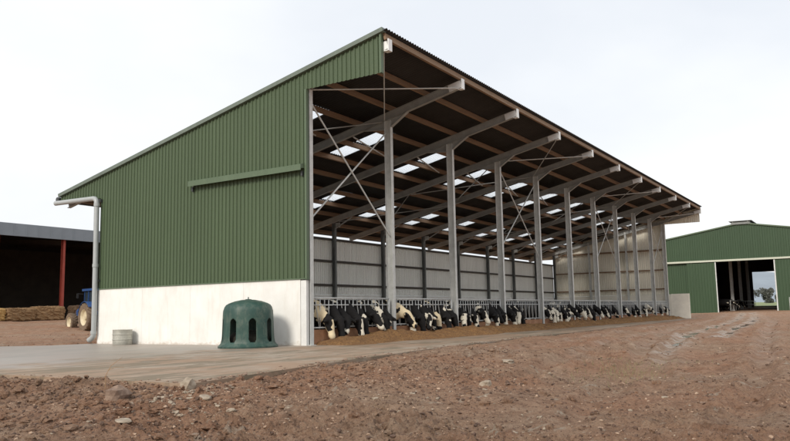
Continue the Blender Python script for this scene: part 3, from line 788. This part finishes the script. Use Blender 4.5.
    tt_ = me.attributes.new('blaze', 'FLOAT', 'POINT'); tt_.data.foreach_set('value', np.clip(blaze, 0, 1).astype(np.float32))
    eyes = [tuple(H + fd * .12 + up * .05 + sd * s * .118) for s in (-1, 1)]
    tagp = tuple(H - fd * .055 - sd * .2)
    return me, eyes, tagp
def make_cow(pose):
    me, eyes, tp = cow_mesh('cow_body_' + pose, pose)
    me.materials.append(M['coat_mix'])
    t = empty('cow', (0, 0, 0)); b = bpy.data.objects.new('body', me); COL.objects.link(b); b.parent = t
    m = MB()
    ev = IV * .018 + np.array(eyes[0]); m.raw(ev.tolist(), IF.tolist()); e0 = m.build('eye', M['eye'], t, True)
    m = MB(); m.raw((IV * .018 + np.array(eyes[1])).tolist(), IF.tolist()); m.build('eye', M['eye'], t, True)
    m = MB(); m.box(tp[0] - .016, tp[0] + .016, tp[1] - .045, tp[1] - .04, tp[2] - .04, tp[2]); m.build('ear_tag', M['tag'], t)
    return t
cows = {p: make_cow(p) for p in ('low', 'mid', 'turn', 'up')}
used = set()
COAT = {'d': ('coat_dark', 'mostly black'), 'm': ('coat_mix', 'black and white'), 'p': ('coat_pale', 'pale faced')}
def cow(x, pose, coat, rz=0, dy=0, label=None, y=None, z=0, rot=None):
    src = cows[pose]
    if pose in used: t = copy_tree(src)
    else: t = src; used.add(pose)
    t.location = (x, dy if y is None else y, z); t.rotation_euler = (0, 0, rz if rot is None else rot)
    b = [c for c in t.children if c.name.startswith('body')][0]
    b.material_slots[0].link = 'OBJECT'; b.material_slots[0].material = M[COAT[coat][0]]
    tag(t, label, 'cow', 'cows feeding along the shed front' if y is None else 'cows standing inside the sheds')
    return t
LIST = [(.85, 'low', 'p', .22), (1.35, 'low', 'd', -.1), (1.85, 'turn', 'm', .1), (2.35, 'low', 'd', .25), (2.85, 'low', 'd', -.18), (3.35, 'mid', 'd', .1), (3.85, 'low', 'm', -.15), (4.3, 'turn', 'd', -.1),
 (5.35, 'mid', 'p', .28), (5.85, 'low', 'd', -.15), (6.4, 'low', 'd', .15), (6.95, 'turn', 'm', 0), (7.45, 'low', 'd', -.2), (8.0, 'low', 'p', .16), (8.5, 'low', 'd', -.1), (9.1, 'low', 'd', .2),
 (10.1, 'turn', 'm', .05), (10.65, 'low', 'd', .18), (11.2, 'low', 'd', -.1), (11.8, 'mid', 'm', -.08), (12.4, 'low', 'm', .2), (13.0, 'low', 'd', .06), (13.5, 'mid', 'd', -.16), (14.0, 'low', 'd', .1),
 (14.95, 'low', 'd', .16), (15.5, 'turn', 'm', -.04), (16.1, 'low', 'd', .0),
 (19.6, 'mid', 'd', .2), (20.2, 'low', 'm', -.1), (20.85, 'turn', 'm', .1), (21.5, 'low', 'd', -.16), (22.2, 'low', 'm', .15), (22.8, 'turn', 'm', -.1), (23.4, 'mid', 'm', 0),
 (24.5, 'mid', 'm', .2), (25.2, 'turn', 'd', 0), (26.1, 'mid', 'm', -.2), (27.1, 'low', 'd', .1), (28.0, 'mid', 'd', 0),
 (29.4, 'mid', 'd', .1), (30.3, 'turn', 'd', 0), (31.9, 'low', 'd', .12), (34.4, 'mid', 'd', 0), (36.6, 'low', 'd', .2), (37.5, 'low', 'd', -.05),
 (39.6, 'turn', 'd', 0), (41.2, 'mid', 'm', .1), (44.9, 'low', 'm', .25), (46.6, 'turn', 'm', -.1)]
bays = {}
for c in LIST: bays.setdefault(int(c[0] // B), []).append(c)
PD = {'low': 'head down in silage', 'mid': 'head half lowered', 'turn': 'head turned sideways', 'up': 'head raised'}
for k, L in bays.items():
    L.sort()
    for i, (x, pose, ct, rz) in enumerate(L):
        pl = 'alone' if len(L) == 1 else (('nearest' if i == 0 else 'farthest') if i in (0, len(L) - 1) else ORD[i])
        bn = 'nearest bay' if k == 0 else ('farthest bay' if k == 9 else ORD[k] + ' bay')
        cow(x, pose, ct, rz, random.uniform(-.16, .1), '%s cow, %s, %s feeding in the %s' % (COAT[ct][1], PD[pose], pl, bn))
INS = [(6.5, 4.6, 1.4, 'd'), (9.0, 5.2, 1.7, 'd'), (8.0, 7.4, -1.5, 'm'), (13.5, 6.0, 1.5, 'd'), (21, 6.6, 1.6, 'd'), (30, 5.5, -1.5, 'm')]
for i, (x, y, rt, ct) in enumerate(INS):
    cow(x, 'up', ct, label='%s cow standing loose behind the feeding row, %s from the green gable' % (COAT[ct][1], ORD[i]), y=y, rot=rt)

# ------------------------------------------------------------------ green moulded feeder and tin barrel
fd = empty('bell_feeder', (-1.30, 1.27, 0), 0, 'dark green moulded plastic bell feeder with tall slots against the white wall', 'feeder')
def feeder_body():
    prof = [(.88, 0), (.88, .05), (.835, .09), (.79, .14), (.775, .20), (.765, .26), (.755, .42), (.75, .58), (.745, .74), (.74, .80), (.735, .95), (.725, 1.08), (.70, 1.18), (.655, 1.25), (.57, 1.30), (.4, 1.36), (.2, 1.40), (.03, 1.41)]
    pr2 = []
    for (a, b), (c, d) in zip(prof, prof[1:]):
        k = max(1, int((d - b) / .022)) if b < .95 else 1
        pr2 += [(a + (c - a) * q / k, b + (d - b) * q / k) for q in range(k)]
    prof = pr2 + [prof[-1]]
    n = 256; m = MB()
    for (r_, z) in prof:
        for k in range(n):
            a = 2 * math.pi * k / n
            rr_ = r_ * (1 + (.016 * math.cos(8 * a) if .1 < z < 1.1 else 0))
            m.v.append((rr_ * math.cos(a), rr_ * math.sin(a), z))
    for i in range(len(prof) - 1):
        for k in range(n):
            ph = ((k + 16 + .5) % 32 - 16) / 32 * (2 * math.pi / 8) * .76     # metres round the shell
            zc = (prof[i][1] + prof[i + 1][1]) / 2
            dz = max(0, abs(zc - .50) - .23)
            if math.hypot(ph, dz) < .112: continue
            m.f.append((i * n + k, i * n + (k + 1) % n, (i + 1) * n + (k + 1) % n, (i + 1) * n + k)); m.mi.append(0)
    o = m.build('shell', M['plastic'], fd, True, 40)
    md = o.modifiers.new('t', 'SOLIDIFY'); md.thickness = .02; md.offset = -1
feeder_body(); fd.rotation_euler[2] = R(8)
m = MB(); m.lathe([(.0, 1.40), (.10, 1.395), (.10, 1.415), (.04, 1.425), (.0, 1.425)], 20); m.tube([(0, 0, 1.42), (0, 0, 1.485)], .016, 8); m.build('lifting_pin', M['plastic'], fd)
m = MB(); m.lathe([(.55, .02), (.62, .12), (.6, .3), (.45, .42), (.2, .5), (0, .52)], 32); m.build('feed_load', simple('dark_feed', (.02, .018, .012), .95), fd)
kg = empty('tin_barrel', (-.54, 7.98, 0), 0, 'short weathered tin barrel standing at the left end of the white wall', 'barrel')
m = MB(); m.lathe([(0, .0), (.32, .0), (.33, .02), (.33, .16), (.35, .18), (.33, .20), (.33, .34), (.35, .36), (.33, .38), (.33, .50), (.34, .52), (.325, .525), (.32, .49), (0, .49)], 32); m.build('drum', M['keg'], kg, True, 35)
# ------------------------------------------------------------------ LEFT BACKGROUND SHED
ls = empty('open_hay_shed', (0, 40, 0), 0, 'dark open hay shed with grey fascia and red posts behind the tractor', 'shed')
g0 = .7
for i in range(-2, 8):
    x = 18.45 + (i - 3) * 5.4
    m = MB(); m.ibeam((x, 0, g0), (x, 0, 7.3), .2, .3, (0, 1, 0), .02); m.build('column', M['red_steel'], ls)
    m = MB(); m.ibeam((x, .1, 7.0), (x, 17.8, 8.3), .16, .4, (0, 0, 1), .02); m.build('rafter', M['dark_in'], ls)
m = MB(); m.box(-8, 42, -.45, -.38, 7.2, 8.15)
for k in range(0, 50): m.box(-8 + k, -7.95 + k, -.47, -.452, 7.2, 8.15)
m.build('fascia', M['grey_sheet'], ls)
m = MB(); V = [(-8, -.37, 7.95), (42, -.37, 7.95), (42, 9, 9.0), (-8, 9, 9.0), (42, 18.2, 7.95), (-8, 18.2, 7.95)]
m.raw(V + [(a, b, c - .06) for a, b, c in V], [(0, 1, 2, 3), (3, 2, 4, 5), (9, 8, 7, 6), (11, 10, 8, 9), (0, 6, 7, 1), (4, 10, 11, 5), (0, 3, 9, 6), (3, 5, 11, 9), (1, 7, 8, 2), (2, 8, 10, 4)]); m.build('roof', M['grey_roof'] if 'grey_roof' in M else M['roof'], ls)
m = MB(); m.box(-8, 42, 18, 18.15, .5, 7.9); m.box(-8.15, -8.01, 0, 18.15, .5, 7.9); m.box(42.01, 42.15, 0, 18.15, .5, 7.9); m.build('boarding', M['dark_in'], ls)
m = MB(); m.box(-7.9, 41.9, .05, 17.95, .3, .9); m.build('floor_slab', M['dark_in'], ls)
# straw bales in the front row
def bale_mesh():
    import bmesh
    bm = bmesh.new(); bmesh.ops.create_cube(bm, size=1); bmesh.ops.subdivide_edges(bm, edges=bm.edges[:], cuts=22, use_grid_fill=True)
    P = np.array([v.co[:] for v in bm.verts]) * 2; L4 = (np.abs(P) ** 9).sum(1) ** (1 / 9); P = P / L4[:, None]
    P = P * [1.17, .57, .52]; nrm = P / np.linalg.norm(P, axis=1)[:, None]
    d = perlin(P[:, 0] * 2.6 + P[:, 2] * 3, P[:, 1] * 4 + P[:, 2] * 5, 41) * .09 + perlin(P[:, 0] * 14 + P[:, 2] * 9, P[:, 1] * 14 - P[:, 2] * 13, 42) * .05
    d -= .035 * sum(np.exp(-((P[:, 0] - q) / .03) ** 2) for q in (-.75, -.25, .25, .75))
    P = P + nrm * d[:, None] + [0, 0, .52]
    for v, p in zip(bm.verts, P): v.co = p
    me = bpy.data.meshes.new('straw_bale'); bm.to_mesh(me); bm.free(); me.materials.append(M['straw']); return me
bale0 = bpy.data.objects.new('straw_bale', bale_mesh()); COL.objects.link(bale0)
tones = ['straw', 'straw_b', 'straw_c']
M['straw_b'] = simple('old_straw', (.24, .145, .07), .95, 0, .4, 6, .8, (1, 1, 5), 30)
M['straw_c'] = simple('dark_straw', (.10, .06, .033), .95, 0, .4, 6, .8, (1, 1, 5), 30)
cnt = 0
bx_ = [(12.0, 0), (14.35, 1), (16.7, 1), (19.9, 2), (22.3, 2), (24.7, 2)]
bl_lab = ['golden straw bale at the left edge in front of the dark hay shed', 'brown straw bale second from the left edge, left of the red post', 'brown straw bale just left of the red shed post',
 'dark straw bale just right of the red shed post', 'dark straw bale behind the blue tractor hood', 'dark straw bale furthest right behind the downpipe']
for i, (x, tn) in enumerate(bx_):
    o = bale0 if i == 0 else bale0.copy()
    if i: COL.objects.link(o)
    o.location = (x, 39.1, .86); o.rotation_euler = (0, random.uniform(-.03, .03), random.uniform(-.08, .08)); o.scale = (1, 1, random.uniform(.86, 1.08))
    o.material_slots[0].link = 'OBJECT'; o.material_slots[0].material = M[tones[tn]]
    tag(o, bl_lab[i], 'straw bale', 'straw bales along the hay shed front')

# ------------------------------------------------------------------ TRACTOR
tr = empty('tractor', (12.0, 26.3, .14), R(-14), 'muddy blue tractor with cream wheels half hidden behind the grey downpipe', 'tractor')
# faces +Y ; rear axle at y=0, front axle at y=2.6
def wheel(rad, wd, rim, x, y):
    m = MB(); c = (x, y, rad); hw = wd / 2
    m.lathe([(rim, -hw * .9), (rad * .93, -hw), (rad * .97, -hw * .7), (rad * .975, 0), (rad * .97, hw * .7), (rad * .93, hw), (rim, hw * .9)], 40, c, 0, 'x')
    nl = 20
    for k in range(nl):
        a = 2 * math.pi * k / nl
        for s in (-1, 1):
            a2 = a + (0 if s < 0 else math.pi / nl)
            p = Vector((x + s * hw * .95, y + math.cos(a2) * rad * .965, rad + math.sin(a2) * rad * .965)); q = Vector((x + s * .02, y + math.cos(a2 + .16) * rad * .985, rad + math.sin(a2 + .16) * rad * .985))
            m.beam(p, q, .05, .07, (0, math.cos(a2), math.sin(a2)))
    wh = m.build('wheel', M['tyre'], tr, False)
    m = MB(); sd = -1 if x < 0 else 1
    m.lathe([(rim * 1.02, sd * hw * .92), (rim * .95, sd * hw * .8), (rim * .8, sd * hw * .3), (rim * .35, sd * hw * .25), (rim * .3, sd * hw * .6), (0, sd * hw * .6)], 32, c, 0, 'x')
    m.lathe([(rim, -sd * hw * .88), (rim * .9, -sd * hw * .6), (rim * .8, sd * 0), (0, 0)], 32, c, 0, 'x')
    m.build('rim', M['wheel_rim'], wh, True, 40)
for s in (-1, 1):
    wheel(.86, .5, .50, s * .82, 0); wheel(.57, .38, .34, s * .78, 2.6)
m = MB(); m.box(-.2, .2, -.3, 3.0, .55, .95); m.box(-.75, .75, -.1, .1, .76, .96); m.box(-.65, .65, 2.52, 2.68, .48, .64); m.box(-.3, .3, -.5, .3, .6, 1.1); m.build('chassis', M['black'], tr)
m = MB(); n0 = 6
prof = [(-.33, 1.0), (-.36, 1.45), (-.25, 1.66), (.25, 1.66), (.36, 1.45), (.33, 1.0)]; prof2 = [(-.30, .95), (-.31, 1.28), (-.2, 1.42), (.2, 1.42), (.31, 1.28), (.30, .95)]
V = [(a, 1.15, b) for a, b in prof] + [(a, 3.15, b) for a, b in prof2]
m.raw(V, [(0, 1, 2, 3, 4, 5), (11, 10, 9, 8, 7, 6)] + [(i, 6 + i, 6 + (i + 1) % 6, (i + 1) % 6) for i in range(6)]); m.build('bonnet', M['blue'], tr)
for s in (-1, 1):
    m = MB(); pts = [(.95 * math.cos(a), .86 + .95 * math.sin(a)) for a in np.linspace(R(15), R(140), 9)]
    for (a, b), (c, d) in zip(pts, pts[1:]):
        x0, x1 = (s * .5, s * 1.05); m.quad([(x0, a, b), (x1, a, b), (x1, c, d), (x0, c, d)]); m.quad([(x0, a, b + .03), (x0, c, d + .03), (x1, c, d + .03), (x1, a, b + .03)]); m.quad([(x1, a, b), (x1, a, b + .03), (x1, c, d + .03), (x1, c, d)])
    m.build('mudguard', M['blue'], tr)
m = MB(); m.box(-.62, .62, -.35, 1.1, 1.0, 1.25)
for (x, y) in ((-.66, -.4), (.66, -.4), (-.66, .35), (.66, .35), (-.6, 1.1), (.6, 1.1)): m.beam((x, y, 1.1), (x * .94, y, 2.5), .06, .06, (0, 1, 0))
m.build('cab_frame', M['blue'], tr)
m = MB(); m.box(-.72, .72, -.55, 1.2, 2.5, 2.64); cr_ = m.build('cab_roof', M['blue'], tr)
m = MB(); m.box(-.59, -.57, -.3, 1.0, 1.3, 2.46); m.box(.57, .59, -.3, 1.0, 1.3, 2.46); m.box(-.5, .5, -.38, -.36, 1.4, 2.46); m.box(-.5, .5, 1.07, 1.09, 1.7, 2.46); m.build('cab_window', M['glassd'], tr)
m = MB(); m.box(-.25, .25, .0, .45, 1.26, 1.42); m.box(-.25, .25, -.1, .0, 1.42, 1.95); m.build('seat', M['black'], tr)
m = MB(); m.tube([(-.42, 1.3, 1.5), (-.42, 1.3, 2.5)], .04, 8); m.build('exhaust', M['black'], tr)
m = MB(); m.tube([(-.72, .9, 2.3), (-1.05, 1.0, 2.35)], .015, 6); m.box(-1.12, -1.0, .98, 1.03, 2.05, 2.35); m.build('mirror', M['black'], tr)

# ------------------------------------------------------------------ RIGHT BACKGROUND SHED
rs_ = empty('green_shed', (72, -2.8, 0), 0, 'green clad portal shed with open sliding doors and ridge vent at the right', 'shed')
HW = 13.0; AP = 10.0; SL = .165
zr = lambda y: AP - SL * abs(y)
m = MB()
sheet(m, 'y', 0, -HW, HW, lambda y: 6.05, lambda y: zr(y), -1, .25, .05)
sheet(m, 'y', .12, 3.001, HW, lambda y: .1, lambda y: 6.2, -1, .25, .05)
sheet(m, 'y', .12, -HW, -3.101, lambda y: .1, lambda y: 6.2, -1, .25, .05)
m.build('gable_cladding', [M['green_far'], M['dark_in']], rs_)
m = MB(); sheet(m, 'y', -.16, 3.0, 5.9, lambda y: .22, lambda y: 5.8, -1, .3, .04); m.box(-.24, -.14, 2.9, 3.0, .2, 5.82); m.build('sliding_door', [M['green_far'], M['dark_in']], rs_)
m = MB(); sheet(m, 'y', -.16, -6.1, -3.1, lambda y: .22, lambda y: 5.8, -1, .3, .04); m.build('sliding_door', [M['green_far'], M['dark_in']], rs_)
m = MB(); m.box(-.24, -.12, -3.12, -3.0, .2, 5.82); m.box(-.25, -.13, 2.80, 2.9, .2, 5.82); m.build('door_edge', M['galv'], rs_)
m = MB(); m.box(-.30, -.05, -HW, HW, 5.88, 6.08); m.build('door_track', M['cream_rail'], rs_)
m = MB()
for s in (-1, 1):
    m.beam((-.06, 0, AP + .03), (-.06, s * (HW + .2), zr(HW + .2) + .03), .2, .14)
m.build('verge_trim', M['trim'], rs_)
m = MB()
for s in (-1, 1):
    V = [(.02, 0, AP - .02), (28, 0, AP - .02), (28, s * (HW + .2), zr(HW + .2) - .02), (.02, s * (HW + .2), zr(HW + .2) - .02)]
    m.raw(V + [(a, b, c - .08) for a, b, c in V], [(0, 1, 2, 3), (7, 6, 5, 4), (0, 4, 5, 1), (2, 6, 7, 3), (0, 3, 7, 4), (1, 5, 6, 2)])
m.build('roof', M['roof'], rs_)
m = MB(); m.box(-.2, 28, -.95, .95, AP - .12, AP + .12); m.build('ridge_vent', M['roofrib'], rs_)
m = MB(); m.box(-.3, 28.1, -1.15, 1.15, AP + .22, AP + .28); m.box(-.2, -.1, -.8, -.7, AP + .12, AP + .22); m.box(-.2, -.1, .7, .8, AP + .12, AP + .22); m.build('vent_cap', M['roofrib'], rs_)
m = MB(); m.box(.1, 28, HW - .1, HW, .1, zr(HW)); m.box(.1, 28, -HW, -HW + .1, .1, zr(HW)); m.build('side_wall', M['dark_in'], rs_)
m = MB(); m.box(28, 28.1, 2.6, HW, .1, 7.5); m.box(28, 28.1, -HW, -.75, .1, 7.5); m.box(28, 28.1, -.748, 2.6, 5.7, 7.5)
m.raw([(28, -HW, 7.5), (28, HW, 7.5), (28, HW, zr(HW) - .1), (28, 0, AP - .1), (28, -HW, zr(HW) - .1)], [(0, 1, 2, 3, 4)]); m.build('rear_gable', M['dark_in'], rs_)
for x in (7, 14, 21):
    for y in (2.35, -4.4):
        m = MB(); m.ibeam((x, y, .3), (x, y, 8.8), .2, .35, (0, 1, 0), .02); m.build('column', M['galv'], rs_)
m = MB(); m.tube([(4, 2.2, 1.55), (26, 2.2, 1.55)], .04, 8); m.tube([(4, 2.2, 1.1), (26, 2.2, 1.1)], .03, 8)
for k in range(12): m.tube([(4 + 2 * k, 2.2, .4), (4 + 2 * k, 2.2, 1.55)], .03, 6)
m.build('inner_rail', M['galv'], rs_)
for i, (dx, yy) in enumerate(((6, .1), (8.5, .35), (11, .1), (14, .3))):
    cow(72 + dx, 'mid', 'd', label='black cow feeding inside the open green shed, %s from its doorway' % ORD[i], y=yy - .9, z=.38, rot=0)
# gate beside the doorway
gt = empty('field_gate', (70.9, -9.0, .3), R(90), 'galvanised bar gate at the right edge beside the green shed door', 'gate')
for k in range(6):
    m = MB(); m.tube([(-1.4, 0, .2 + k * .24), (1.9, 0, .2 + k * .24)], .025, 8); m.build('gate_bar', M['galv_rail'], gt)
m = MB()
for x in (-1.4, .3, 1.9): m.tube([(x, 0, -.2), (x, 0, 1.45)], .03, 8)
m.build('gate_frame', M['galv_rail'], gt)

# ------------------------------------------------------------------ far field, hills, trees
m = MB(); nx = 30
for i in range(nx):
    for j in range(nx):
        m.v.append((100.4 + i * 26, -260 + j * 20, .86 + .2 * math.sin(i * .5) + i * .12))
for i in range(nx - 1):
    for j in range(nx - 1):
        a = i * nx + j; m.f.append((a, a + nx, a + nx + 1, a + 1)); m.mi.append(0)
tag(m.build('grass_field', M['field'], None, True), kind='structure')
m = MB(); nx, ny = 40, 12
for j in range(ny):
    for i in range(nx):
        a = R(-40 + i * 3.2); t = j / (ny - 1); rr_ = 700 + 500 * t
        h = 3 + 42 * math.sin(min(1, t * 1.5) * math.pi / 2) * (.7 + .3 * math.sin(i * .55) + .15 * math.sin(i * 1.3))
        m.v.append((rr_ * math.cos(a), rr_ * math.sin(a), h if j else -3))
for j in range(ny - 1):
    for i in range(nx - 1):
        q = j * nx + i; m.f.append((q, q + 1, q + nx + 1, q + nx)); m.mi.append(0)
tag(m.build('hills', M['hill'], None, True), kind='structure')
def tree(x, y, h, cr, label, seed):
    g = np.random.RandomState(seed); t = empty('hedgerow_tree', (x, y, 1.2), 0, label, 'tree', 'trees beyond the green shed')
    m = MB(); m.tube([(0, 0, -.3), (.1, 0, h * .3), (0, .1, h * .6)], [.28, .2, .1], 8)
    for k in range(9):
        a = g.uniform(0, 6.3); z0 = h * g.uniform(.25, .5); L = cr * g.uniform(.6, .9)
        m.tube([(0, 0, z0), (math.cos(a) * L * .5, math.sin(a) * L * .5, z0 + L * .35), (math.cos(a) * L, math.sin(a) * L, z0 + L * .6)], [.1, .06, .03], 5)
    m.build('trunk', M['bark'], t)
    cl = [(g.randn(3) * [cr * .5, cr * .5, h * .22] + [0, 0, h * .42], g.uniform(.5, .95) * cr * .45) for _ in range(16)]
    m = MB()
    for _ in range(3800):
        c, rad = cl[g.randint(16)]; d = g.randn(3); d /= np.linalg.norm(d); p = c + d * rad * g.rand() ** .4
        a = g.randn(3) * .17; b = g.randn(3) * .17; m.quad([p - a, p + b, p + a])
    m.build('crown', M['leaf'], t)
TP = [(228, 18, 6.0, 3.0), (231, 12.0, 6.6, 3.3), (226, 5.5, 6.2, 3.2), (233, -1, 5.6, 3.0), (236, 24, 5.4, 3.0)]
TL = ['round grey-green tree beyond the doorway of the green shed, leftmost of five', 'round tree beyond the shed doorway, second of five from the left', 'round tree in the middle of the row seen through the shed doorway',
      'low tree nearest the right door edge in the far row', 'broad low tree at the far left end of the distant row']
for i, (x, y, h, c_) in enumerate(TP): tree(x, y, h, c_, TL[i], 50 + i)
